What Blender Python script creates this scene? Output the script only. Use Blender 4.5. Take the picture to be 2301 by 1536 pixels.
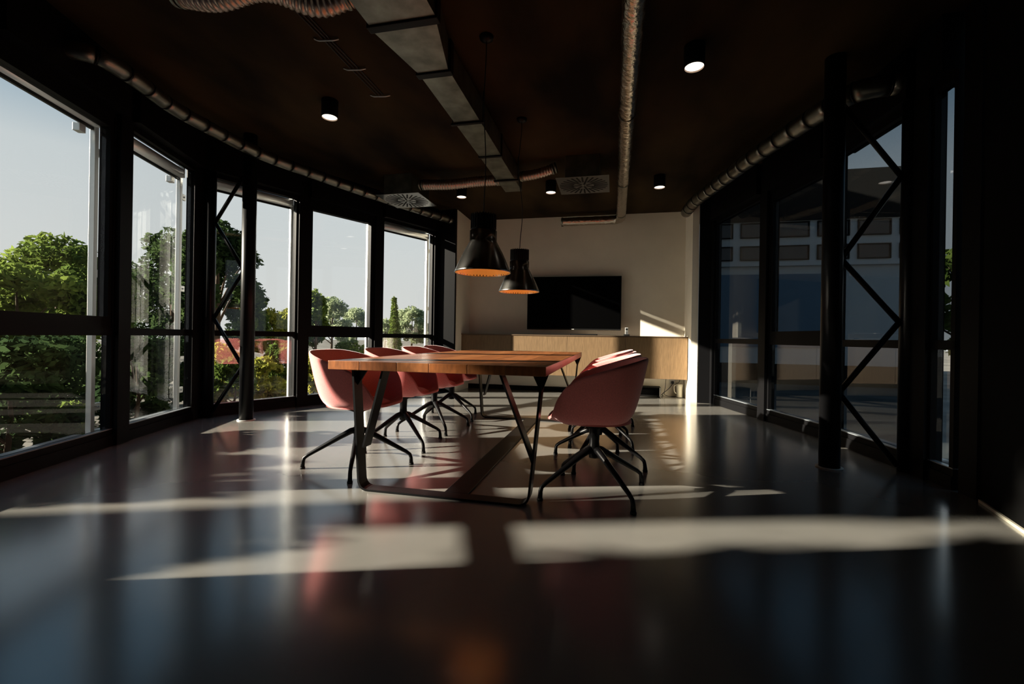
import bpy, bmesh, math, random
from mathutils import Vector, Matrix
for o in list(bpy.data.objects): bpy.data.objects.remove(o)
S = bpy.context.scene
C = S.collection
R = math.radians

# ------------------------------------------------------------------ camera
F_PX, EYE, ROLL = 1010.0, 0.90, 0.016
YAW = math.atan(228 / F_PX)
cam_data = bpy.data.cameras.new('camera')
cam = bpy.data.objects.new('camera', cam_data); C.objects.link(cam)
cam_data.sensor_width = 36; cam_data.lens = F_PX / 2301 * 36
cam_data.shift_y = -10.5 / 2301
cam_data.clip_start = 0.05; cam_data.clip_end = 400
rt = Vector((math.cos(YAW), math.sin(YAW), 0)); fw = Vector((-math.sin(YAW), math.cos(YAW), 0)); up = Vector((0, 0, 1))
xc = rt * math.cos(ROLL) + up * math.sin(ROLL); yc = up * math.cos(ROLL) - rt * math.sin(ROLL)
m = Matrix((xc, yc, -fw)).transposed().to_4x4(); m.translation = (0, 0, EYE)
cam.matrix_world = m
S.camera = cam

# ------------------------------------------------------------------ sky, sun, exposure
S.view_settings.view_transform = 'Standard'; S.view_settings.look = 'None'
S.view_settings.exposure = 0.0; S.view_settings.gamma = 1.0; S.view_settings.use_curve_mapping = False
w = bpy.data.worlds.new('sky'); S.world = w; w.use_nodes = True
nt = w.node_tree; nt.nodes.clear()
wo = nt.nodes.new('ShaderNodeOutputWorld'); bg = nt.nodes.new('ShaderNodeBackground')
tc = nt.nodes.new('ShaderNodeTexCoord'); sx = nt.nodes.new('ShaderNodeSeparateXYZ')
rp = nt.nodes.new('ShaderNodeValToRGB')
rp.color_ramp.elements[0].position = 0.0; rp.color_ramp.elements[0].color = (.74, .745, .72, 1)
e = rp.color_ramp.elements.new(.28); e.color = (.66, .715, .735, 1)
e = rp.color_ramp.elements.new(.42); e.color = (.18, .35, .50, 1)
rp.color_ramp.elements[-1].position = 1.0; rp.color_ramp.elements[-1].color = (.09, .19, .36, 1)
nz = nt.nodes.new('ShaderNodeTexNoise'); nz.inputs['Scale'].default_value = 2.2; nz.inputs['Detail'].default_value = 4
mr = nt.nodes.new('ShaderNodeMapRange'); mr.inputs[3].default_value = .93; mr.inputs[4].default_value = 1.06
L = nt.links
L.new(tc.outputs['Generated'], sx.inputs[0]); L.new(sx.outputs['Z'], rp.inputs[0])
L.new(tc.outputs['Generated'], nz.inputs['Vector']); L.new(nz.outputs['Fac'], mr.inputs[0])
L.new(rp.outputs[0], bg.inputs['Color']); L.new(mr.outputs[0], bg.inputs['Strength'])
L.new(bg.outputs[0], wo.inputs[0])

SUN = Vector((-1, -.35, .335)).normalized()
sd = bpy.data.lights.new('sun', 'SUN'); sd.energy = 25; sd.angle = R(.7); sd.color = (1, .90, .74)
so = bpy.data.objects.new('sun', sd); C.objects.link(so)
so.rotation_euler = SUN.to_track_quat('Z', 'Y').to_euler(); so.location = (-20, -8, 8)

# ------------------------------------------------------------------ materials
M = {}
def mat(name, col, rough=.5, metal=0, spec=.5, noise=None, bump=None, emit=None, sheen=0, coat=0):
    """noise=(scale, amount, stretch xyz), bump=(scale, strength)"""
    a = bpy.data.materials.new(name); a.use_nodes = True
    n = a.node_tree.nodes; l = a.node_tree.links; b = n['Principled BSDF']
    b.inputs['Base Color'].default_value = (*col, 1); b.inputs['Roughness'].default_value = rough
    b.inputs['Metallic'].default_value = metal; b.inputs['Specular IOR Level'].default_value = spec
    if sheen: b.inputs['Sheen Weight'].default_value = sheen
    if coat: b.inputs['Coat Weight'].default_value = coat; b.inputs['Coat IOR'].default_value = 1.75; b.inputs['Coat Roughness'].default_value = .17
    if emit: b.inputs['Emission Color'].default_value = (*emit[0], 1); b.inputs['Emission Strength'].default_value = emit[1]
    if noise or bump:
        t = n.new('ShaderNodeTexCoord'); mp = n.new('ShaderNodeMapping'); l.new(t.outputs['Object'], mp.inputs[0])
    if noise:
        mp.inputs['Scale'].default_value = noise[2] if len(noise) > 2 else (1, 1, 1)
        x = n.new('ShaderNodeTexNoise'); x.inputs['Scale'].default_value = noise[0]; x.inputs['Detail'].default_value = 6
        l.new(mp.outputs[0], x.inputs['Vector'])
        r = n.new('ShaderNodeValToRGB'); k = noise[1]
        r.color_ramp.elements[0].position = .3; r.color_ramp.elements[1].position = .72
        r.color_ramp.elements[0].color = (*[c * (1 - k) for c in col], 1)
        c2 = noise[3] if len(noise) > 3 else [min(1, c * (1 + k)) for c in col]
        r.color_ramp.elements[1].color = (*c2, 1)
        l.new(x.outputs['Fac'], r.inputs[0]); l.new(r.outputs[0], b.inputs['Base Color'])
    if bump:
        y = n.new('ShaderNodeTexNoise'); y.inputs['Scale'].default_value = bump[0]; y.inputs['Detail'].default_value = 3
        l.new(mp.outputs[0], y.inputs['Vector'])
        q = n.new('ShaderNodeBump'); q.inputs['Strength'].default_value = bump[1]; q.inputs['Distance'].default_value = .01
        l.new(y.outputs['Fac'], q.inputs['Height']); l.new(q.outputs[0], b.inputs['Normal'])
    M[name] = a; return a

mat('floor', (.195, .188, .172), .20, spec=.8, noise=(1.1, .14), bump=(6, .02), coat=.45)
mat('ceiling', (.022, .012, .006), .8, spec=.08, noise=(1.6, .75, (1, .45, 1), (.052, .033, .014)))
mat('black_frame', (.0035, .0035, .004), .5, spec=.07)
mat('black_steel', (.004, .004, .0045), .36, spec=.14)
mat('black_paint', (.003, .003, .003), .7, spec=.04)
mat('white_wall', (.80, .74, .62), .85, spec=.1, noise=(3, .04))
mat('oak_veneer', (.17, .108, .056), .5, spec=.3, noise=(16, .2, (5, 1, .5)))
mat('cabinet_edge', (.09, .055, .03), .5)
for i, c in enumerate([(.26, .088, .026), (.215, .070, .021), (.29, .106, .034), (.235, .078, .022), (.275, .096, .030), (.20, .066, .019)]):
    mat('table_wood%d' % i, c, .33, spec=.45, noise=(5, .30, (9, .7, 3)))
mat('coral_fabric', (.66, .19, .18), .9, spec=.1, noise=(160, .12), sheen=.5)
mat('galvanised', (.25, .265, .225), .38, metal=1, noise=(7, .4))
mat('spiral_metal', (.23, .22, .19), .36, metal=1, noise=(8, .2))
mat('foil', (.60, .54, .46), .24, metal=1, bump=(26, .9))
mat('flex_metal', (.52, .40, .34), .34, metal=1)
mat('aluminium', (.62, .63, .62), .35, metal=.7)
mat('sill_metal', (.30, .33, .36), .35, metal=.6)
mat('diffuser_plate', (.42, .43, .43), .28, metal=1)
mat('lamp_grey', (.28, .27, .25), .22, metal=1)
mat('lamp_black', (.008, .008, .008), .6, spec=.15)
mat('lamp_gold_glow', (.85, .42, .08), .45, metal=.2, emit=((1.0, .45, .09), .18))  # gold lining with its own glow, standing in for bulb light on it
mat('bulb', (1, .8, .5), .5, emit=((1, .62, .25), 1))
mat('downlight_glow', (1, .95, .88), .5, emit=((1, .90, .78), 2.2))
mat('downlight_ring', (.55, .42, .32), .5)
mat('tv_screen', (.0005, .0005, .0006), .6, spec=.02)
mat('cable', (.008, .008, .008), .6)
mat('white_plastic', (.6, .6, .57), .4)
mat('ivory', (.55, .52, .42), .5)
mat('ground', (.14, .135, .12), .9, noise=(.8, .4), spec=.1)
mat('grass', (.07, .12, .025), .95, noise=(3, .5), spec=.1)
mat('bark', (.07, .05, .035), .9, noise=(9, .4), spec=.1)
mat('facade_white', (.60, .62, .62), .8, spec=.1)
mat('facade_blue', (.16, .24, .32), .8, spec=.1)
mat('facade_dark', (.02, .018, .016), .7, spec=.1)
mat('facade_glass', (.02, .025, .03), .15)
mat('outer_wall', (.30, .29, .27), .8, spec=.1)

def leaf_mat(name, col, col2):
    a = bpy.data.materials.new(name); a.use_nodes = True
    n = a.node_tree.nodes; l = a.node_tree.links; n.clear()
    o = n.new('ShaderNodeOutputMaterial'); mx = n.new('ShaderNodeMixShader'); mx.inputs[0].default_value = .5
    d = n.new('ShaderNodeBsdfDiffuse'); t = n.new('ShaderNodeBsdfTranslucent')
    tcd = n.new('ShaderNodeTexCoord'); z = n.new('ShaderNodeTexNoise'); z.inputs['Scale'].default_value = 1.3; z.inputs['Detail'].default_value = 5
    r = n.new('ShaderNodeValToRGB'); r.color_ramp.elements[0].position = .35; r.color_ramp.elements[1].position = .68
    r.color_ramp.elements[0].color = (*col, 1); r.color_ramp.elements[1].color = (*col2, 1)
    l.new(tcd.outputs['Object'], z.inputs['Vector']); l.new(z.outputs['Fac'], r.inputs[0])
    l.new(r.outputs[0], d.inputs['Color']); l.new(r.outputs[0], t.inputs['Color'])
    l.new(d.outputs[0], mx.inputs[1]); l.new(t.outputs[0], mx.inputs[2]); l.new(mx.outputs[0], o.inputs[0])
    M[name] = a
leaf_mat('leaf_green', (.05, .085, .02), (.15, .20, .04))
leaf_mat('leaf_dark', (.015, .03, .014), (.05, .08, .025))
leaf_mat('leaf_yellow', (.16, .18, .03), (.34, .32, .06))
leaf_mat('leaf_haze', (.22, .28, .16), (.38, .42, .26))  # haze of distance put into the leaf colour

def glass_mat(name, tint, base):
    a = bpy.data.materials.new(name); a.use_nodes = True
    n = a.node_tree.nodes; l = a.node_tree.links; n.clear()
    o = n.new('ShaderNodeOutputMaterial'); mx = n.new('ShaderNodeMixShader')
    t = n.new('ShaderNodeBsdfTransparent'); t.inputs[0].default_value = (*tint, 1)
    g = n.new('ShaderNodeBsdfGlossy'); g.inputs['Roughness'].default_value = 0.0; g.inputs[0].default_value = (.95, .97, 1, 1)
    ge = n.new('ShaderNodeNewGeometry'); dp = n.new('ShaderNodeVectorMath'); dp.operation = 'DOT_PRODUCT'
    l.new(ge.outputs['Normal'], dp.inputs[0]); l.new(ge.outputs['Incoming'], dp.inputs[1])
    ab = n.new('ShaderNodeMath'); ab.operation = 'ABSOLUTE'; l.new(dp.outputs['Value'], ab.inputs[0])
    su = n.new('ShaderNodeMath'); su.operation = 'SUBTRACT'; su.inputs[0].default_value = 1; l.new(ab.outputs[0], su.inputs[1])
    pw = n.new('ShaderNodeMath'); pw.operation = 'POWER'; pw.inputs[1].default_value = 5; l.new(su.outputs[0], pw.inputs[0])
    ma = n.new('ShaderNodeMath'); ma.operation = 'MULTIPLY_ADD'; ma.inputs[1].default_value = 1 - base; ma.inputs[2].default_value = base
    l.new(pw.outputs[0], ma.inputs[0]); l.new(ma.outputs[0], mx.inputs[0])
    l.new(t.outputs[0], mx.inputs[1]); l.new(g.outputs[0], mx.inputs[2]); l.new(mx.outputs[0], o.inputs[0])
    M[name] = a
glass_mat('clear_glass', (.985, .99, .985), .05)
glass_mat('solar_glass', (.47, .50, .52), .05)

# ------------------------------------------------------------------ helpers
class MB:
    def __init__(s): s.v = []; s.f = []; s.sm = []
    def add(s, vs, fs, smooth=False):
        o = len(s.v); s.v += [tuple(p) for p in vs]; s.f += [tuple(i + o for i in q) for q in fs]; s.sm += [smooth] * len(fs); return s
    def box(s, x0, x1, y0, y1, z0, z1):
        return s.add([(x, y, z) for z in (z0, z1) for y in (y0, y1) for x in (x0, x1)],
                     [(0, 2, 3, 1), (4, 5, 7, 6), (0, 1, 5, 4), (2, 6, 7, 3), (0, 4, 6, 2), (1, 3, 7, 5)])
    def bbox(s, x0, x1, y0, y1, z0, z1, b=.004):
        """box with chamfered edges"""
        bm = bmesh.new(); bmesh.ops.create_cube(bm, size=1)
        for q in bm.verts: q.co = Vector(((x0 + x1) / 2 + q.co.x * (x1 - x0), (y0 + y1) / 2 + q.co.y * (y1 - y0), (z0 + z1) / 2 + q.co.z * (z1 - z0)))
        bmesh.ops.bevel(bm, geom=list(bm.edges), offset=b, segments=2, affect='EDGES', profile=.6)
        bm.verts.index_update(); s.add([q.co[:] for q in bm.verts], [[q.index for q in fc.verts] for fc in bm.faces]); bm.free(); return s
    def bar(s, p, q, wd, th, ref=(0, 0, 1)):
        """rectangular bar p->q: wd across (perpendicular to ref), th along ref"""
        p, q = Vector(p), Vector(q); d = (q - p).normalized(); a = d.cross(Vector(ref)).normalized(); c = a.cross(d).normalized()
        vs = [e + a * (i * wd / 2) + c * (j * th / 2) for e in (p, q) for j in (-1, 1) for i in (-1, 1)]
        return s.add(vs, [(0, 2, 3, 1), (4, 5, 7, 6), (0, 1, 5, 4), (2, 6, 7, 3), (0, 4, 6, 2), (1, 3, 7, 5)])
    def tube(s, pts, rad, seg=16, cap=True, fn=None):
        pts = [Vector(p) for p in pts]; n = len(pts); rr = rad if isinstance(rad, (list, tuple)) else [rad] * n
        t0 = (pts[1] - pts[0]).normalized(); a = t0.orthogonal().normalized(); vs = []; fs = []
        for i, p in enumerate(pts):
            t = (pts[min(i + 1, n - 1)] - pts[max(i - 1, 0)]).normalized()
            a = (a - t * a.dot(t)).normalized(); b = t.cross(a)
            for k in range(seg):
                an = 2 * math.pi * k / seg; r = rr[i] * (fn(i, k) if fn else 1)
                vs.append(p + a * (math.cos(an) * r) + b * (math.sin(an) * r))
        for i in range(n - 1):
            for k in range(seg):
                k2 = (k + 1) % seg; fs.append((i * seg + k, i * seg + k2, (i + 1) * seg + k2, (i + 1) * seg + k))
        s.add(vs, fs, True)
        if cap:
            o = len(s.v) - len(vs); s.f += [tuple(o + k for k in reversed(range(seg))), tuple(o + (n - 1) * seg + k for k in range(seg))]; s.sm += [False, False]
        return s
    def lathe(s, prof, c=(0, 0, 0), seg=40):
        vs = [(c[0] + r * math.cos(2 * math.pi * k / seg), c[1] + r * math.sin(2 * math.pi * k / seg), c[2] + z) for r, z in prof for k in range(seg)]
        fs = [(i * seg + k, i * seg + (k + 1) % seg, (i + 1) * seg + (k + 1) % seg, (i + 1) * seg + k) for i in range(len(prof) - 1) for k in range(seg)]
        return s.add(vs, fs, True)
    def prism(s, poly, z0, z1):
        n = len(poly); vs = [(x, y, z) for z in (z0, z1) for x, y in poly]
        return s.add(vs, [tuple(reversed(range(n))), tuple(range(n, 2 * n))] + [(i, (i + 1) % n, n + (i + 1) % n, n + i) for i in range(n)])
    def mesh(s, name, m):
        me = bpy.data.meshes.new(name); me.from_pydata(s.v, [], s.f); me.polygons.foreach_set('use_smooth', s.sm)
        me.materials.append(M[m]); me.update()
        bm = bmesh.new(); bm.from_mesh(me); bmesh.ops.recalc_face_normals(bm, faces=bm.faces); bm.to_mesh(me); bm.free(); return me
    def build(s, name, m, parent=None, loc=(0, 0, 0)):
        o = bpy.data.objects.new(name, s.mesh(name, m)); C.objects.link(o); o.location = loc
        if parent: o.parent = parent
        return o
def tag(o, label=None, cat=None, group=None, kind=None):
    for k, v in (('label', label), ('category', cat), ('group', group), ('kind', kind)):
        if v: o[k] = v
    return o
def empty(name, loc=(0, 0, 0), rz=0, **kw):
    o = bpy.data.objects.new(name, None); C.objects.link(o); o.location = loc; o.rotation_euler = (0, 0, rz); o.empty_display_size = .1
    return tag(o, **kw)
def inst(o, parent=None, **kw):
    c = o.copy(); C.objects.link(c)
    if parent: c.parent = parent
    return tag(c, **kw)
def copy_tree(o, parent=None):
    c = o.copy(); C.objects.link(c); c.parent = parent
    for ch in list(o.children): copy_tree(ch, c)
    return c
def smooth_path(pts, rad=.25, n=7):
    """round the corners of a polyline"""
    pts = [Vector(p) for p in pts]; out = [pts[0]]
    for i in range(1, len(pts) - 1):
        a, b, c = pts[i - 1], pts[i], pts[i + 1]
        r = min(rad, (a - b).length * .48, (c - b).length * .48)
        p, q = b + (a - b).normalized() * r, b + (c - b).normalized() * r
        for k in range(n + 1):
            t = k / n; out.append(p * (1 - t) ** 2 + b * 2 * t * (1 - t) + q * t * t)
    out.append(pts[-1]); return out
def resample(pts, step):
    out = [pts[0].copy()]; acc = 0
    for a, b in zip(pts, pts[1:]):
        ln = (b - a).length; d = step - acc
        while d <= ln: out.append(a + (b - a) * (d / ln)); d += step
        acc = ln - (d - step)
    if (out[-1] - pts[-1]).length > step * .3: out.append(pts[-1].copy())
    return out

# ------------------------------------------------------------------ room shell
CEIL, HEAD = 2.95, 2.60
LN = [(-2.70, -.35), (-3.10, .70), (-3.50, 1.75), (-3.90, 2.80), (-4.30, 3.85), (-3.83, 4.90), (-3.36, 5.90), (-2.89, 6.92)]
RN = [(1.43, 6.92), (1.735, 5.67), (1.985, 4.65), (2.10, 3.60), (2.11, 3.15), (1.00, -1.0)]
POLY = [(-2.70, -1.0)] + LN + [(-2.49, 6.90), (-2.49, 7.60), (1.12, 7.60), (1.12, 6.94)] + RN
def struct(o, label=None): return tag(o, label, kind='structure')
OUT = [(x * 1.0 - .12 if x < 0 else x + .12, y) for x, y in POLY]
struct(MB().prism(OUT, -.25, 0).build('floor', 'floor'), 'polished grey concrete floor with a soft gloss')
struct(MB().prism(OUT, CEIL, CEIL + .25).build('ceiling', 'ceiling'), 'dark brown raw ceiling with pipes and ducts below it')
struct(MB().prism([(x * 1.03, y) for x, y in OUT], CEIL + .25, 6.5).build('wall_upper', 'outer_wall'))
struct(MB().box(-2.50, 1.12, 7.60, 7.75, 0, CEIL).build('wall_back', 'white_wall'), 'white back wall behind the television')
struct(MB().box(-2.62, -2.49, 6.90, 7.75, 0, CEIL).build('wall_left_return', 'white_wall'), 'white end of the left wall beside the back wall')
struct(MB().box(1.10, 1.19, 6.94, 7.75, 0, CEIL).build('wall_right_return', 'white_wall'), 'white end of the right wall beside the back wall')
struct(MB().box(-2.9, 1.3, 7.76, 17, -.2, 6.5).build('wall_rear_wing', 'outer_wall'))
struct(MB().box(-2.9, 1.1, -1.15, -1.0, 0, CEIL).build('wall_front', 'black_paint'))
struct(MB().bar((-2.70, -1.0, CEIL / 2), (-2.70, -.35, CEIL / 2), .12, CEIL).build('wall_left', 'black_paint'))
struct(MB().bar((2.10, 3.12, CEIL / 2), (1.0, -1.05, CEIL / 2), .06, CEIL).build('wall_right', 'black_paint'), 'black wall at the right edge near the camera')
struct(MB().bar((-2.90, 6.93, CEIL / 2), (-2.50, 6.88, CEIL / 2), .06, CEIL).build('trim_1', 'black_frame'), 'black panel between the last window and the white wall')
struct(MB().bar((1.195, 6.935, CEIL / 2), (1.44, 6.92, CEIL / 2), .06, CEIL).build('trim_2', 'black_frame'), 'black panel between the white wall and the right windows')
struct(MB().bar((2.062, 3.10, .008), (.97, -1.0, .008), .02, .016).build('baseboard_right', 'ivory'), 'thin pale strip at the foot of the black right wall')
struct(MB().box(-2.49, .36, 7.575, 7.60, 0, .075).build('baseboard_back', 'black_frame'), 'black skirting under the floating sideboard')

# ------------------------------------------------------------------ windows (frame pieces, panes, sill)
WN = [0]
def frame_box(x0, x1, z0, z1, bx, bz, y0, y1):
    """rectangular sash ring"""
    b = MB(); b.box(x0, x1, y0, y1, z0, z0 + bz); b.box(x0, x1, y0, y1, z1 - bz, z1)
    b.box(x0, x0 + bx, y0, y1, z0 + bz, z1 - bz); b.box(x1 - bx, x1, y0, y1, z0 + bz, z1 - bz); return b
def window(a, b, label, sash=False, glass='clear_glass', low=None):
    WN[0] += 1
    d = Vector((b[0] - a[0], b[1] - a[1])); ln = d.length
    t = empty('window_%d' % WN[0], (a[0], a[1], 0), math.atan2(d.y, d.x)); struct(t, label)
    g = .055; y0, y1 = -.05, .02; x0, x1 = g, ln - g
    MB().box(x0, x1, -.06, .07, 0, .085).build('plinth', 'black_frame', t)
    MB().box(x0, x1, y0, y1, .085, .13).build('bottom_rail', 'black_frame', t)
    MB().box(x0, x1, y0, y1, HEAD - .04, HEAD).build('top_rail', 'black_frame', t)
    MB().box(x0, x1, y0, y1, .865, .925).build('transom', 'black_frame', t)
    for q in (x0, x1 - .035):
        MB().box(q, q + .035, y0, y1, .13, HEAD - .04).build('jamb', 'black_frame', t)
    MB().box(x0, x1, -.14, .10, HEAD, CEIL).build('header', 'black_frame', t)
    gx0, gx1 = x0 + .035, x1 - .035
    if sash:
        frame_box(gx0, gx1, .925, HEAD - .04, .035, .085, -.045, .03).build('sash', 'black_frame', t)
        MB().box(gx0 + .035, gx1 - .035, -.014, .014, 1.01, HEAD - .125).build('upper_pane', glass, t)
    else:
        MB().box(gx0, gx1, -.014, .014, .925, HEAD - .04).build('upper_pane', glass, t)
    MB().box(gx0, gx1, -.014, .014, .13, .865).build('lower_pane', low or glass, t)
    b2 = MB(); b2.box(x0, x1, -.052, -.015, .13, .136); b2.box(gx0, gx1, .05, .20, .085, .095); b2.build('sill', 'sill_metal', t)
    return t
wl = ['tall window beside the camera on the left wall, outside the picture', 'tall window left of the nearest visible window',
      'nearest big window at the left edge with a thick-framed upper sash', 'second window from the left edge of the picture',
      'window behind the braced column of the left wall', 'window with a thick-framed sash behind the red chairs', 'last left window before the white back wall']
for i in range(len(LN) - 1):
    window(LN[i], LN[i + 1], wl[i], sash=i in (2, 5))
wr = ['dark glazed window next to the black panel by the back wall', 'dark glazed window with a thick-framed sash on the right wall',
      'dark glazed window behind the braced column of the right wall', 'narrow glazed slit at the right end of the window row']
for i in range(4):
    window(RN[i], RN[i + 1] if i < 3 else (2.104, 3.25), wr[i], sash=i == 1, glass='solar_glass', low='clear_glass' if i == 3 else None)
struct(MB().box(2.06, 2.13, 3.13, 3.27, 0, CEIL).build('trim_3', 'black_frame'), 'black panel right of the narrow glazed slit')
k = 4
for nodes in (LN, RN[:4]):
    for i, p in enumerate(nodes):
        a = nodes[max(i - 1, 0)]; b = nodes[min(i + 1, len(nodes) - 1)]
        o = MB().box(-.068, .068, -.085, .022, 0, CEIL).build('trim_%d' % k, 'black_frame'); k += 1
        o.location = (p[0], p[1], 0); o.rotation_euler.z = math.atan2(b[1] - a[1], b[0] - a[0]); struct(o, 'black window post')

# ------------------------------------------------------------------ outside roller blinds
bl = [None, None, 'rolled outside blind above the nearest big window at the left edge', 'rolled outside blind above the second window from the left',
      'rolled outside blind above the window behind the left braced column', 'rolled outside blind above the sash window behind the red chairs',
      'rolled outside blind above the last left window by the white wall']
for i in range(2, 7):
    a, b = LN[i], LN[i + 1]; d = Vector((b[0] - a[0], b[1] - a[1])); ln = d.length
    t = empty('roller_blind', (a[0], a[1], 0), math.atan2(d.y, d.x), label=bl[i], cat='blind', group='outside roller blinds on the left windows')
    zt = 2.53 if i != 5 else 2.60
    yb = .105
    MB().tube([(.06, yb, zt), (ln - .09, yb, zt)], .055, 20).build('roller_tube', 'aluminium', t)
    MB().bbox(.06, ln - .09, yb - .012, yb + .012, zt - .075, zt - .045).build('bottom_bar', 'black_steel', t)
    MB().bbox(ln - .095, ln - .075, yb - .055, yb + .055, zt - .05, zt + .07).build('end_plate', 'aluminium', t)
    MB().bbox(ln - .09, ln - .05, yb - .02, yb + .02, .10, zt - .02).build('guide_rail', 'aluminium', t)
    for z in (.30, 1.35, 2.30):
        bk = MB().bbox(ln - .05, ln + .02, yb - .015, yb + .005, z - .03, z + .03, .003).build('bracket', 'aluminium', t)
        MB().lathe([(0, -.004), (.008, -.004), (.008, .004), (0, .004)], (0, 0, 0), 10).build('bolt', 'sill_metal', bk, (ln - .015, yb - .018, z)).rotation_euler.x = R(90)
    if i < 4:
        MB().bbox(ln - .22, ln - .16, yb - .005, yb + .045, zt - .135, zt - .075, .004).build('stop_lug', 'aluminium', t)

# ------------------------------------------------------------------ braced columns
def braced(name, inner, outer, zs, label):
    t = empty(name, (inner[0], inner[1], 0), 0, label=label, cat='column')
    dx, dy = outer[0] - inner[0], outer[1] - inner[1]
    MB().tube([(0, 0, 0), (0, 0, CEIL)], .066, 28).build('round_post', 'black_steel', t)
    MB().tube([(dx, dy, 0), (dx, dy, CEIL)], .05, 20).build('round_post', 'black_steel', t)
    MB().lathe([(0, 0), (.085, 0), (.085, .008), (.067, .008)], seg=28).build('base_collar', 'white_plastic', t)
    n = Vector((dx, dy, 0)).normalized(); e = .055
    for j in range(len(zs) - 1):
        p = (dx - n.x * e, dy - n.y * e, zs[j]) if j % 2 == 0 else (n.x * e, n.y * e, zs[j])
        q = (n.x * e, n.y * e, zs[j + 1]) if j % 2 == 0 else (dx - n.x * e, dy - n.y * e, zs[j + 1])
        MB().tube([p, q], .019, 12).build('diagonal_brace', 'black_steel', t)
braced('braced_column', (-3.70, 3.94), (-4.17, 3.93), [.07, .555, 1.05, 1.55, 2.06, 2.56], 'black braced twin column standing in front of the left windows')
braced('braced_column', (1.53, 3.665), (2.02, 3.70), [.04, .54, 1.05, 1.50, 2.08, 2.60], 'black braced twin column standing in front of the right windows')

# ------------------------------------------------------------------ conference table
TX0, TX1, TY0, TY1, TZ0, TZ1 = -1.60, -.335, 2.29, 4.95, .70, .75
t = empty('conference_table', ((TX0 + TX1) / 2, (TY0 + TY1) / 2, 0), label='long wooden conference table on bent black steel legs', cat='table')
ox, oy = t.location.x, t.location.y
wds = [.20, .23, .19, .22, .21, .215]; x = TX0 - ox
for i, wd in enumerate(wds):
    wd *= (TX1 - TX0) / sum(wds)
    MB().bbox(x + .0006, x + wd - .0006, TY0 - oy, TY1 - oy, TZ0, TZ1, .003).build('board', 'table_wood%d' % i, t); x += wd
for fy in (2.385 - oy, 4.86 - oy):
    fr = MB(); rb = .05
    def P(x, z): return (x - ox, z)
    bl_, br_ = -1.425, -.43; tl, tr = -1.475, -.365
    # bent flat steel: left strut, bottom bar, right strut as one strip
    path = smooth_path([(tl - ox, fy, TZ0), (bl_ - ox, fy, .006), (br_ - ox, fy, .006), (tr - ox, fy, TZ0)], .06, 6)
    th = .006; wdt = .042; vs = []; fs = []
    for i, p in enumerate(path):
        tn = (path[min(i + 1, len(path) - 1)] - path[max(i - 1, 0)]).normalized(); nn = Vector((tn.z, 0, -tn.x))
        for sgn in (-1, 1):
            for yy in (-wdt, wdt): vs.append((p.x + nn.x * sgn * th, fy + yy, p.z + nn.z * sgn * th))
    for i in range(len(path) - 1):
        o = i * 4; fs += [(o, o + 1, o + 5, o + 4), (o + 2, o + 6, o + 7, o + 3), (o, o + 4, o + 6, o + 2), (o + 1, o + 3, o + 7, o + 5)]
    n = len(path) - 1; fs += [(0, 2, 3, 1), (n * 4, n * 4 + 1, n * 4 + 3, n * 4 + 2)]
    fr.add(vs, fs); lf = fr.build('leg_frame', 'black_steel', t)
    for (xa, za, xb) in ((-1.403, .25, -1.285), (-.408, .235, -.592)):
        MB().bar((xa - ox, fy, za), (xb - ox, fy, TZ0), .012, .084, (0, 1, 0)).build('strut', 'black_steel', lf)
    for (x0, x1, xm) in ((-1.50, -1.40, -1.465), (-.42, -.335, -.372)):
        g = MB(); g.add([(x0 - ox, fy - .006, TZ0), (x1 - ox, fy - .006, TZ0), (xm - ox, fy - .006, .60), (x0 - ox, fy + .006, TZ0), (x1 - ox, fy + .006, TZ0), (xm - ox, fy + .006, .60)],
              [(0, 1, 2), (5, 4, 3), (0, 3, 4, 1), (1, 4, 5, 2), (2, 5, 3, 0)]).build('gusset', 'black_steel', lf)
MB().bbox(-.93 - ox, -.79 - ox, 2.43 - oy, 4.82 - oy, 0, .012).build('floor_stretcher', 'black_steel', t)

# ------------------------------------------------------------------ tub chairs
def chair_shell():
    def rim(x):
        ks = [(-.25, .80), (-.22, .797), (-.12, .765), (.05, .705), (.10, .685), (.155, .635), (.20, .56), (.23, .475), (.25, .455), (.30, .452)]
        for (a, za), (b, zb) in zip(ks, ks[1:]):
            if x <= b:
                u = max(0, (x - a) / (b - a)); return za + (zb - za) * u
        return ks[-1][1]
    prof = [(0, 0), (.25, .0), (.45, .004), (.62, .02), (.74, .07), (.82, .16), (.87, .30), (.915, .48), (.955, .70), (.985, .9), (1, 1)]
    N = 56; vs = []; fs = []
    for j, (g, h) in enumerate(prof):
        for k_ in range(N):
            th_ = 2 * math.pi * k_ / N; c, s_ = math.cos(th_), math.sin(th_); ex = .62 if c > 0 else .80
            X = math.copysign(abs(c) ** ex, c) * (.265 if c > 0 else .245); Y = math.copysign(abs(s_) ** ex, s_) * .272
            if X > 0: Y *= 1 - .14 * (X / .265) ** 2
            zr = rim(X)
            flare = 1 + .06 * h * max(0, (zr - .46) / .34)
            lean = -.022 * h * max(0, (zr - .46) / .34)
            z = .425 + (zr - .425) * h
            gg = g
            if zr < .50: gg = g; z = .425 + (zr - .425) * (g ** 3)
            vs.append((X * gg * flare + lean, Y * gg * flare, z))
    for j in range(len(prof) - 1):
        for k_ in range(N):
            k2 = (k_ + 1) % N; a = j * N
            fs.append((a + k_, a + k2, a + N + k2, a + N + k_))
    b = MB(); b.add(vs, fs, True); me = b.mesh('shell', 'coral_fabric')
    bm = bmesh.new(); bm.from_mesh(me); bmesh.ops.remove_doubles(bm, verts=bm.verts, dist=.0005); bmesh.ops.recalc_face_normals(bm, faces=bm.faces); bm.to_mesh(me); bm.free()
    return me
shell_me = chair_shell()
pad = MB(); N = 40
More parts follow.
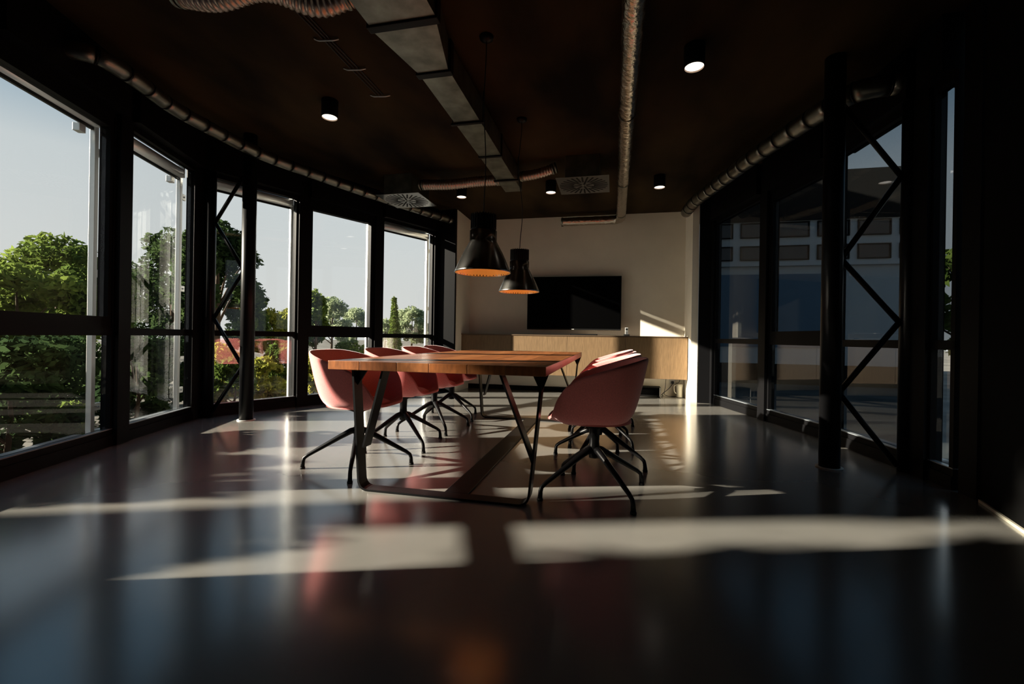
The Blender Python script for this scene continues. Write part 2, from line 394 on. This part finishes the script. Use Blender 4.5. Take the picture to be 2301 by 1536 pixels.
pad.lathe([(0, .478), (.10, .478), (.17, .472), (.205, .455), (.21, .435)], seg=N); pad_me = pad.mesh('seat_pad', 'coral_fabric')
colm = MB().lathe([(0, .40), (.075, .405), (.08, .395), (.032, .375), (.028, .30), (.034, .235), (.03, .205), (0, .20)], seg=20).mesh('column', 'black_steel')
legb = MB(); legb.tube([Vector(p) for p in [(.01, 0, .255), (.05, 0, .245), (.12, 0, .207), (.32, 0, .092), (.345, 0, .072), (.352, 0, .05), (.355, 0, .012)]],
                       [.022, .021, .018, .0125, .012, .0125, .014], 12)
leg_me = legb.mesh('leg', 'black_steel')
glide_me = MB().lathe([(0, 0), (.016, 0), (.017, .01), (.015, .014), (0, .014)], (.355, 0, 0), 14).mesh('glide', 'lamp_black')
def chair(loc, face, base_rot, label, group):
    t = empty('tub_chair', loc, face, label=label, cat='chair', group=group)
    o = bpy.data.objects.new('shell', shell_me); C.objects.link(o); o.parent = t
    sm = o.modifiers.new('thickness', 'SOLIDIFY'); sm.thickness = .018; sm.offset = 1
    ss = o.modifiers.new('smooth', 'SUBSURF'); ss.levels = 1; ss.render_levels = 1
    o = bpy.data.objects.new('seat_pad', pad_me); C.objects.link(o); o.parent = t; o.location.z = -.012
    o = bpy.data.objects.new('column', colm); C.objects.link(o); o.parent = t
    for i in range(4):
        a = R(base_rot + 90 * i) - face
        o = bpy.data.objects.new('leg', leg_me); C.objects.link(o); o.parent = t; o.rotation_euler.z = a
        g = bpy.data.objects.new('glide', glide_me); C.objects.link(g); g.parent = o
ordn = ['nearest the camera', 'second from the camera', 'third from the camera', 'farthest from the camera']
for i, (y, br) in enumerate([(2.77, 24), (3.44, 52), (4.10, 40), (4.74, 58)]):
    chair((-1.69 if i < 3 else -1.75, y, 0), 0, br, 'red tub chair on the window side of the table, ' + ordn[i], 'red chairs along the window side')
for i, (y, br) in enumerate([(2.68, 37), (3.33, 66), (3.98, 48), (4.62, 30)]):
    chair((-.10, y, 0), math.pi, br, 'red tub chair on the inner side of the table, ' + ordn[i], 'red chairs along the inner side')

# ------------------------------------------------------------------ sideboard, television and small things at the back
t = empty('sideboard', (-.70, 7.375, 0), label='long floating oak sideboard under the television', cat='cabinet')
X0, X1 = -2.49 + .70, 1.09 + .70
MB().box(X0, X1, -.185, .20, .30, .325).build('bottom_panel', 'oak_veneer', t)
MB().box(X0, X1, -.215, .20, .935, .95).build('top_panel', 'cabinet_edge', t)
MB().box(X0, X1, -.18, .20, .325, .935).build('body', 'cabinet_edge', t)
xs = [X0, -1.629 + .70, -.718 + .70, .178 + .70, X1]
for a, b in zip(xs, xs[1:]):
    MB().bbox(a + .002, b - .002, -.205, -.182, .302, .932, .002).build('door', 'oak_veneer', t)
t = empty('television', (-.66, 7.525, 0), label='large black flat television on the white back wall', cat='television')
MB().bbox(-.775, .775, -.035, .015, 1.04, 1.925, .008).build('casing', 'lamp_black', t)
MB().box(-.76, .76, -.038, -.034, 1.062, 1.91).build('screen', 'tv_screen', t)
MB().box(-.3, .3, .015, .05, 1.25, 1.7).build('wall_bracket', 'lamp_black', t)
MB().bbox(-.02, .02, -.0375, -.033, 1.045, 1.055, .001).build('indicator', 'white_plastic', t)
t = empty('soundbar', (-.47, 7.33, .95), label='thin flat dark bar lying on the sideboard under the television', cat='soundbar')
MB().bbox(-.22, .22, -.04, .04, 0, .022, .006).build('body', 'black_steel', t)
MB().box(-.20, .20, -.0405, -.038, .006, .016).build('grille', 'lamp_black', t)
t = empty('cordless_phone', (.20, 7.28, .95), label='small cordless phone standing in its dock on the sideboard', cat='phone')
MB().bbox(-.045, .045, -.035, .035, 0, .028, .006).build('dock', 'lamp_black', t)
ph = MB().bbox(-.024, .024, -.012, .012, .02, .135, .006).build('handset', 'aluminium', t); ph.rotation_euler.x = R(-10)
MB().box(-.017, .017, -.0135, -.011, .085, .12).build('display', 'lamp_black', ph)
kp = MB()
for r_ in range(4):
    for c_ in range(3): kp.bbox(-.017 + c_ * .012, -.008 + c_ * .012, -.0138, -.011, .03 + r_ * .012, .038 + r_ * .012, .001)
kp.build('keypad', 'lamp_black', ph)
t = empty('network_box', (.55, 7.47, 0), label='low black metal box standing on the floor below the sideboard', cat='box')
MB().bbox(-.185, .185, -.10, .10, .01, .155, .006).build('casing', 'lamp_black', t)
MB().box(-.17, .17, -.103, -.099, .03, .14).build('front_panel', 'tv_screen', t)
for a in (-.17, .17): MB().bbox(a - .006, a + .006, -.112, -.098, .012, .15, .002).build('edge_strip', 'aluminium', t)
for a in (-.15, .15): MB().lathe([(0, 0), (.014, 0), (.014, .012), (0, .012)], (a, -.06, 0), 12).build('foot', 'lamp_black', t)
t = empty('power_outlet', (.93, 7.598, .235), label='white wall socket with a black plug below the sideboard', cat='socket')
MB().bbox(-.04, .04, -.012, 0, -.04, .04, .004).build('plate', 'white_plastic', t)
MB().bbox(-.018, .022, -.05, -.010, -.035, .005, .006).build('plug', 'cable', t)
t = empty('power_cable', (.85, 7.52, 0), label='black cables hanging to the floor beside the low black box', cat='cable')
MB().tube(smooth_path([(.082, .020, .205), (.02, .0, .12), (-.06, -.03, .06), (-.09, .02, .02), (-.06, .03, .008)], .05), .005, 8).build('cord', 'cable', t)
MB().tube(smooth_path([(-.02, .03, .30), (-.035, .01, .12), (-.06, -.02, .03), (.02, -.05, .006), (.12, -.02, .006)], .05), .004, 8).build('cord', 'cable', t)
MB().tube(smooth_path([(.13, .025, .21), (.17, .0, .22), (.20, .03, .30)], .05), .004, 8).build('cord', 'cable', t)
t = empty('floor_vase', (1.02, 7.44, 0), label='small ivory jug on the floor below the end of the sideboard', cat='jug')
MB().lathe([(0, .004), (.042, .004), (.045, .02), (.04, .10), (.046, .16), (.055, .215), (.05, .215), (.04, .16), (.034, .02), (0, .02)], seg=28).build('body', 'ivory', t)
MB().tube(smooth_path([(-.045, 0, .19), (-.085, 0, .18), (-.075, 0, .08), (-.042, 0, .06)], .03), .006, 8).build('handle', 'ivory', t)

# ------------------------------------------------------------------ pendant lamps
def pendant(x, y, zb, sway, label):
    t = empty('pendant_lamp', (x, y, zb), label=label, cat='lamp', group='pendant lamps over the table')
    MB().lathe([(.19, 0), (.193, .004), (.19, .012), (.165, .07), (.135, .135), (.105, .19), (.092, .215), (.092, .285), (.086, .285), (.086, .20), (.10, .18), (.13, .13), (.16, .066), (.186, .006), (.19, 0)], seg=56).build('shade', 'lamp_grey', t)
    MB().lathe([(.1875, .003), (.158, .066), (.128, .13), (.098, .18), (.08, .20), (0, .205)], seg=48).build('inner_lining', 'lamp_gold_glow', t)
    MB().lathe([(.085, .275), (.085, .385), (.08, .392), (.02, .395), (0, .395)], seg=40).build('neck', 'lamp_black', t)
    for k_ in range(28):
        a = 2 * math.pi * k_ / 28
        MB().bbox(-.003, .003, .083, .088, .30, .397, .001).build('cooling_rib', 'lamp_black', t).rotation_euler.z = a
    MB().lathe([(0, .10), (.025, .107), (.035, .13), (.03, .155), (.015, .18), (.015, .205), (0, .205)], seg=20).build('bulb', 'bulb', t)
    n = 14; H_ = CEIL - zb
    pts = [(sway * math.sin(math.pi * k_ / n) * math.sin(k_ * .5), 0, .395 + (H_ - .395) * k_ / n) for k_ in range(n + 1)]
    MB().tube(pts, .0035, 8).build('cord', 'cable', t)
    MB().lathe([(0, H_), (.05, H_), (.045, H_ - .02), (.012, H_ - .035), (0, H_ - .035)], seg=20).build('ceiling_rose', 'black_steel', t)
pendant(-.878, 2.95, 1.335, .012, 'large grey metal pendant lamp with orange lining, nearer the camera')
pendant(-.872, 4.13, 1.325, .03, 'grey metal pendant lamp with orange lining, nearer the television')

# ------------------------------------------------------------------ ceiling fittings
names = {(-2.46, 3.49): 'round black ceiling spotlight left of the long square duct', (.52, 3.33): 'round ceiling spotlight right of the foil pipe, nearest the camera',
         (-2.054, 5.83): 'black ceiling spotlight beside the left air diffuser', (-.83, 5.85): 'black ceiling spotlight beside the right air diffuser',
         (.532, 5.88): 'black ceiling spotlight between the foil pipe and the right wall'}
for (x, y), lb in names.items():
    t = empty('ceiling_spotlight', (x, y, 2.80), label=lb, cat='spotlight', group='cylindrical ceiling spotlights')
    MB().lathe([(.064, 0), (.069, 0), (.07, .004), (.07, .15), (0, .15)], seg=32).build('housing', 'lamp_black', t)
    MB().lathe([(.064, 0), (.062, .010), (.058, .011)], seg=32).build('inner_ring', 'downlight_ring', t)
    MB().lathe([(.0615, .009), (0, .0092)], seg=32).build('lens', 'downlight_glow', t)

# long square duct
t = empty('square_duct', (-1.22, 3.8, 2.70), label='long galvanised square duct running along the ceiling above the table', cat='duct')
def dsec(p0, p1, h=.2):
    """p=(xl,xr,y)"""
    b = MB(); vs = [(q - (-1.22), p[2] - 3.8, z) for p in (p0, p1) for z in (0, h) for q in (p[0], p[1])]
    return b.add(vs, [(0, 1, 3, 2), (4, 6, 7, 5), (0, 4, 5, 1), (2, 3, 7, 6), (0, 2, 6, 4), (1, 5, 7, 3)])
secs = [((-1.415, -1.005, -.6), (-1.415, -1.005, 2.36)), ((-1.42, -1.02, 2.42), (-1.338, -1.118, 2.86)), ((-1.335, -1.115, 2.92), (-1.335, -1.115, 4.30)), ((-1.335, -1.125, 4.34), (-1.335, -1.128, 5.42))]
for a, b in secs: dsec(a, b).build('duct_section', 'galvanised', t)
for (xl, xr, y0, y1) in ((-1.435, -.995, 2.362, 2.418), (-1.355, -1.10, 2.862, 2.918), (-1.347, -1.105, 4.302, 4.338)):
    MB().bbox(xl + 1.22, xr + 1.22, y0 - 3.8, y1 - 3.8, -.012, .212, .004).build('flange', 'black_steel', t)
for y in (1.9, 3.6, 5.0):
    for x in (-1.45, -1.0) if y < 2 else (-1.36, -1.09):
        MB().tube([(x + 1.22, y - 3.8, -.015), (x + 1.22, y - 3.8, .25)], .005, 8).build('hanger_rod', 'black_steel', t)
    MB().bbox(-.24 if y < 2 else -.15, .23 if y < 2 else .14, y - 3.815, y - 3.785, -.016, -.001, .003).build('hanger_rail', 'black_steel', t)

# spiral ducts along both window walls
def spiral(name, pts, rad, label, step=.215):
    p = resample(smooth_path(pts, .3, 8), .05); t = empty(name, p[0], label=label, cat='duct')
    off = p[0].copy(); q = [v - off for v in p]
    k_ = 0; per = max(2, round(step / .05))
    while k_ < len(q) - 1:
        sgm = q[k_:k_ + per + 1]
        MB().tube(sgm, rad, 22).build('pipe_section', 'spiral_metal', t)
        if k_:
            tn = (q[min(k_ + 1, len(q) - 1)] - q[k_ - 1]).normalized()
            MB().tube([q[k_] - tn * .006, q[k_] + tn * .006], rad * 1.05, 22).build('seam_band', 'black_steel', t)
        k_ += per
spiral('spiral_duct', [(-3.60, 2.22, 2.757), (-3.42, 2.32, 2.757), (-3.46, 2.6, 2.757), (-3.60, 3.0, 2.757), (-3.62, 3.96, 2.757), (-3.16, 5.37, 2.757), (-2.57, 6.80, 2.757)], .058, 'thin spiral pipe curving along the top of the left windows')
spiral('spiral_duct', [(1.0, 6.9, 2.75), (1.02, 6.42, 2.75), (1.36, 4.85, 2.75), (1.62, 4.0, 2.75), (1.72, 3.75, 2.75), (1.98, 3.72, 2.75)], .075, 'spiral pipe running along the top of the right windows')

# foil pipe
random.seed(5)
p = resample(smooth_path([(.085, -.8, 2.80), (.085, 7.36, 2.80), (-.86, 7.36, 2.80)], .16, 8), .035)
nz_ = {}
def crinkle(i, k_):
    return nz_.setdefault((i, k_), 1 + random.uniform(-.05, .05))
t = empty('foil_pipe', (.085, 3, 2.80), label='crinkled foil pipe running down the ceiling and turning along the back wall', cat='duct')
q = [v - Vector((.085, 3, 2.80)) for v in p]
MB().tube(q, .068, 18, fn=crinkle).build('pipe', 'foil', t)
for y in (.6, 2.2, 3.9, 5.6, 7.0):
    MB().tube([(0, y - 3.006, 0), (0, y - 2.994, 0)], .0735, 20).build('strap', 'galvanised', t)
    MB().tube([(0, y - 3, .07), (0, y - 3, .15)], .004, 8).build('hanger_rod', 'black_steel', t)
MB().lathe([(.0, 0), (.075, 0), (.075, .03), (0, .03)], seg=20).build('end_cap', 'galvanised', t, (-.945, 4.36, 0)).rotation_euler.y = R(90)

# corrugated flexible ducts
def flex(pts, rad, label, ends=True):
    p = resample(smooth_path(pts, .12, 8), .008); off = p[0].copy(); t = empty('flexible_duct', off, label=label, cat='duct')
    q = [v - off for v in p]; rr = [rad * (1 + .075 * math.sin(i * math.pi / 2)) for i in range(len(q))]
    MB().tube(q, rr, 20).build('hose', 'flex_metal', t)
    for i in (0, len(q) - 1):
        d = (q[min(i + 1, len(q) - 1)] - q[max(i - 1, 0)]).normalized()
        for s_ in ((-.02, .0), (.015, .035)):
            MB().tube([q[i] + d * s_[0], q[i] + d * s_[1]], rad * 1.1, 20).build('clamp', 'galvanised', t)
flex([(-1.37, 5.27, 2.80), (-1.7, 5.30, 2.81), (-2.0, 5.24, 2.77), (-2.36, 5.24, 2.79)], .06, 'ribbed flexible duct between the square duct and the left air diffuser')
flex([(-1.08, 5.22, 2.81), (-.9, 5.16, 2.80), (-.70, 5.15, 2.85)], .055, 'short ribbed flexible duct between the square duct and the right air diffuser')
flex([(-1.46, 2.24, 2.80), (-1.65, 2.22, 2.74), (-1.9, 2.10, 2.82), (-2.2, 2.08, 2.76), (-2.4, 2.05, 2.80)], .065, 'wavy ribbed flexible duct at the top edge left of the square duct')

# air diffusers
def diffuser(x, y, z, sz, label):
    t = empty('air_diffuser', (x, y, z), label=label, cat='diffuser', group='square swirl air diffusers')
    MB().bbox(-sz / 2, sz / 2, -sz / 2, sz / 2, 0, .006, .002).build('plate', 'diffuser_plate', t)
    MB().bbox(-sz / 2 + .105, sz / 2 - .105, -sz / 2 + .02, sz / 2 - .02, .006, CEIL - z, .004).build('plenum_box', 'galvanised', t)
    sl = MB().box(.12, .278, -.010, .010, -.0015, .002).mesh('slot', 'lamp_black')
    s2 = MB().box(.035, .135, -.011, .011, -.0015, .002).mesh('slot', 'lamp_black')
    for k_ in range(28):
        o = bpy.data.objects.new('slot', sl); C.objects.link(o); o.parent = t; o.rotation_euler.z = 2 * math.pi * k_ / 28
    for k_ in range(7):
        o = bpy.data.objects.new('slot', s2); C.objects.link(o); o.parent = t; o.rotation_euler.z = 2 * math.pi * (k_ + .5) / 7
    MB().lathe([(0, -.006), (.014, -.005), (.018, 0), (0, 0)], seg=16).build('centre_screw', 'galvanised', t)
diffuser(-2.70, 5.51, 2.688, .59, 'square air diffuser with radial slots beside the left spiral pipe')
diffuser(-.37, 5.33, 2.695, .59, 'square air diffuser with radial slots beside the foil pipe')

# cable clips with wires on the ceiling
clips = ['bent metal cable clip on the ceiling, nearest the top edge', 'bent metal cable clip on the ceiling between the two others', 'bent metal cable clip on the ceiling nearest the left spotlight']
for i, y in enumerate((2.745, 3.093, 3.481)):
    t = empty('cable_clip', (-1.97, y, CEIL - .003), .1, label=clips[i], cat='clip', group='cable clips on the ceiling')
    MB().tube(smooth_path([(-.085, -.01, -.003), (-.06, 0, -.012), (.05, 0, -.016), (.085, .008, -.004)], .03), .006, 8).build('strip', 'aluminium', t)
t = empty('ceiling_cables', (-1.97, 3.0, CEIL - .006), label='bundle of thin cables held by clips on the ceiling', cat='cable')
for dx in (-.03, 0, .03):
    MB().tube([(dx, -.9, 0), (dx * .8, -.26, -.002), (dx, .09, -.001), (dx * .9, .48, 0)], .005, 8).build('wire', 'cable', t)

# ------------------------------------------------------------------ outside: ground, trees, facing building
struct(MB().box(-60, 60, -40, 90, -.5, -.26).build('ground_outside', 'ground'), 'paved ground outside the windows')
random.seed(11)
def foliage(blobs, n, size, seed):
    rnd = random.Random(seed); vs = []; fs = []
    tot = sum(b[3] * b[4] for b in blobs)
    for (bx, by, bz, br, bh) in blobs:
        for _ in range(int(n * br * bh / tot)):
            while True:
                v = Vector((rnd.uniform(-1, 1), rnd.uniform(-1, 1), rnd.uniform(-1, 1)))
                if .25 < v.length < 1: break
            c = Vector((bx + v.x * br, by + v.y * br, bz + v.z * bh))
            s_ = size * rnd.uniform(.6, 1.3)
            a = Vector((rnd.gauss(0, 1), rnd.gauss(0, 1), rnd.gauss(0, .7))).normalized(); b = a.orthogonal().normalized()
            b = (b * math.cos(1) + a.cross(b) * math.sin(rnd.uniform(0, 6))).normalized()
            o = len(vs); vs += [c - a * s_, c + b * s_ * .45, c + a * s_, c - b * s_ * .45]; fs.append((o, o + 1, o + 2, o + 3))
    return vs, fs
def tree(name, x, y, top, rad, leaf, label, n=2600, size=.16, seed=1, low=.3, cat='tree', group=None, cone=False, nb=26):
    z0 = -.26; t = empty(name, (x, y, z0), label=label, cat=cat, group=group); rnd = random.Random(seed); h = top - z0
    bl_ = []
    if cone:
        for k_ in range(9):
            u = k_ / 8; bl_.append((rnd.uniform(-.1, .1) * rad, rnd.uniform(-.1, .1) * rad, h * (low + (.96 - low) * u), rad * (1.02 - .85 * u) + .08, h * .09))
    else:
        for k_ in range(nb):
            a = rnd.uniform(0, 6.28); u = rnd.random(); zz = h * (low + (1 - low) * (.12 + .74 * u)); q_ = rad * math.sqrt(max(.08, 1 - (abs(u - .4) / .72) ** 2)) * .62
            bl_.append((math.cos(a) * q_, math.sin(a) * q_, zz, rad * rnd.uniform(.18, .36), h * (1 - low) * rnd.uniform(.07, .15)))
        bl_.append((0, 0, h - h * (1 - low) * .16, rad * .36, h * (1 - low) * .16))
    vs, fs = foliage(bl_, n, size, seed); MB().add(vs, fs).build('crown', leaf, t)
    tr = MB(); tr.tube([(0, 0, 0), (.03, .02, h * .4), (0, 0, h * .85)], [h * .022, h * .015, h * .005], 8)
    for (bx, by, bz, br, bh) in bl_[:6]: tr.tube([(0, 0, bz * .55), (bx * .6, by * .6, bz * .85), (bx, by, bz)], [h * .009, h * .006, h * .003], 6)
    tr.build('trunk', 'bark', t); return t
def at_px(px, dist):
    a = YAW - math.atan((px - 1150.5) / F_PX); return (-math.sin(a) * dist, math.cos(a) * dist)
def top_at(px, py, dist):
    hz = 757.5 + ROLL * (px - 1150.5); return EYE + (hz - py) / F_PX * dist * math.cos(math.atan((px - 1150.5) / F_PX))
tl_ = [  # px, top py, distance, radius, leaf, n, size, label
    (125, 525, 17, 2.0, 'leaf_green', 5200, .15, 'tall round green tree seen through the nearest left window', False),
    (35, 590, 13, 1.6, 'leaf_green', 3600, .14, 'lower green tree at the left edge beyond the nearest left window', False),
    (195, 575, 22.5, 1.6, 'leaf_dark', 2600, .16, 'dark tree behind the right edge of the nearest left window', False),
    (300, 590, 25, 1.5, 'leaf_dark', 2600, .15, 'dark tree at the left side of the second left window', False),
    (385, 510, 19.5, 1.5, 'leaf_dark', 3400, .15, 'tall dark tree at the right side of the second left window', False),
    (485, 492, 13.5, 1.2, 'leaf_dark', 4200, .14, 'tall dark tree seen behind the left braced column', False),
    (560, 640, 15.8, .7, 'leaf_green', 1800, .13, 'smaller tree right of the left braced column', False),
    (608, 692, 19, .8, 'leaf_yellow', 1800, .12, 'small yellow green tree in the window right of the left column', False),
    (648, 692, 22, .9, 'leaf_yellow', 1800, .13, 'yellow green tree by the right edge of the window beside the left column', False),
    (708, 648, 19, .55, 'leaf_green', 1600, .13, 'slim green tree at the left edge of the sash window', False),
    (745, 665, 28, 1.3, 'leaf_haze', 2200, .18, 'pale hazy tree in the sash window behind the chairs', False),
    (800, 690, 35, 1.6, 'leaf_haze', 2200, .2, 'distant pale tree at the right of the sash window', False),
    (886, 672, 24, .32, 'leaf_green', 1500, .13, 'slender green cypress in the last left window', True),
    (925, 688, 34, 1.6, 'leaf_haze', 2400, .2, 'pale hazy tree right of the slender cypress', False),
    (865, 715, 40, 1.4, 'leaf_haze', 1600, .2, 'low pale tree left of the slender cypress', False),
    (960, 730, 46, 2.0, 'leaf_haze', 1600, .22, 'low pale tree by the right edge of the last left window', False)]
for i, (px, py, ds, rd, lf, n, sz, lb, cn) in enumerate(tl_):
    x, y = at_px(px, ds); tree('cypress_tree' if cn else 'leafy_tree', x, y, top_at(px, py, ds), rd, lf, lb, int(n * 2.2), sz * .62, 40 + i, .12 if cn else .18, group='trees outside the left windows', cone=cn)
sh = [  # px, top py, distance, radius, leaf, label
    (15, 755, 5.4, .6, 'leaf_dark', 'dark shrub under the rail at the far left edge'), (95, 750, 7.4, .66, 'leaf_dark', 'dark shrub in the middle of the nearest lower pane'),
    (165, 752, 9.3, .8, 'leaf_dark', 'green shrub beside the blind rail of the nearest window'), (160, 905, 6.4, .2, 'leaf_green', 'low lighter shrub in front of the dark shrubs, nearest window'),
    (305, 748, 6.3, .34, 'leaf_dark', 'dark shrub at the left of the second lower pane'), (350, 752, 8.1, .6, 'leaf_dark', 'dark shrub in the middle of the second lower pane'),
    (400, 750, 10.6, .75, 'leaf_dark', 'dark shrub at the right of the second lower pane'), (490, 770, 8.9, .5, 'leaf_yellow', 'yellow green shrub behind the left braces'),
    (525, 800, 7.4, .35, 'leaf_green', 'small green shrub between the left braces'), (595, 800, 8.4, .45, 'leaf_yellow', 'yellow green shrub right of the left round column'),
    (640, 770, 9.8, .45, 'leaf_green', 'green shrub near the blind rail behind the first chair'), (705, 790, 9.2, .4, 'leaf_yellow', 'small yellow shrub below the sash window'),
    (790, 762, 14, .6, 'leaf_green', 'green shrub behind the backs of the window side chairs')]
for i, (px, py, ds, rd, lf, lb) in enumerate(sh):
    x, y = at_px(px, ds); tree('garden_shrub', x, y, top_at(px, py, ds), rd, lf, lb, 4200, .052, 90 + i, .05, cat='shrub', group='shrubs outside the left windows')
# trees outside the frame on the sunny side, whose shade falls on the near floor
tree('leafy_tree', -9.5, -2.95, 7.5, 2.3, 'leaf_green', 'broad tree outside, left of and behind the camera', 14000, .2, 200, .02, nb=46)
tree('leafy_tree', -9.5, -8.2, 7.5, 2.3, 'leaf_green', 'second broad tree outside, farther behind the camera', 6000, .24, 201, .02)
tree('leafy_tree', -12.2, -1.80, 8.0, .66, 'leaf_green', 'slim tall unseen shade tree outside, left of the camera', 6000, .14, 202, .575, nb=44)  # unseen; crown height and width shaped to shade the near inner chair

for i, (x, y, h, lb) in enumerate([(-6.2, -2.55, 2.0, 'unseen shade hedge shrub outside, farthest behind the camera'), (-6.2, -1.25, 1.95, 'unseen shade hedge shrub outside, left of and just behind the camera'),
        (-6.2, .02, 1.68, 'unseen shade hedge shrub outside, straight left of the camera'), (-7.5, .5, 1.95, 'unseen shade hedge shrub outside, set back behind the hedge row'), (-6.2, 1.35, 1.35, 'low unseen shade hedge shrub outside, just beyond the left picture edge')]):
    tree('garden_shrub', x, y, h, .56, 'leaf_green', lb, 5000, .07, 400 + i, .02, cat='shrub')  # unseen; places and heights set to keep low sun off the left floor
# building across the yard on the right
t = empty('office_building', (5.2, 13.6, -.26), label='pale building with two rows of dark windows beyond the right windows', cat='building')
MB().box(-2.9, 2.9, 0, 3, 0, 5.75).build('wall', 'facade_white', t)
MB().box(-2.9, 2.9, -.06, 0, 4.45, 5.75).build('roof_band', 'facade_dark', t)
MB().box(-2.9, 2.9, -.10, 0, 3.22, 3.32).build('ledge', 'facade_white', t)
MB().box(-2.9, 2.9, -.05, 0, 0, .55).build('plinth', 'facade_dark', t)
for a, b in ((-2.3, -1.3), (-1.0, .6)): MB().box(a, b, -.03, 0, 1.0, 3.0).build('blue_panel', 'facade_blue', t)
for z0, z1 in ((3.38, 3.78), (4.0, 4.42)):
    for i in range(6):
        x = -2.75 + i * .95
        f_ = frame_box(x, x + .76, z0, z1, .03, .03, -.05, 0).build('window', 'facade_dark', t)
        MB().box(x + .03, x + .73, -.02, -.005, z0 + .03, z1 - .03).build('pane', 'facade_glass', f_)
tree('leafy_tree', 12.5, 19.5, 4.6, 2.4, 'leaf_green', 'green tree seen through the narrow slit on the right', 2400, .2, 300, .1)
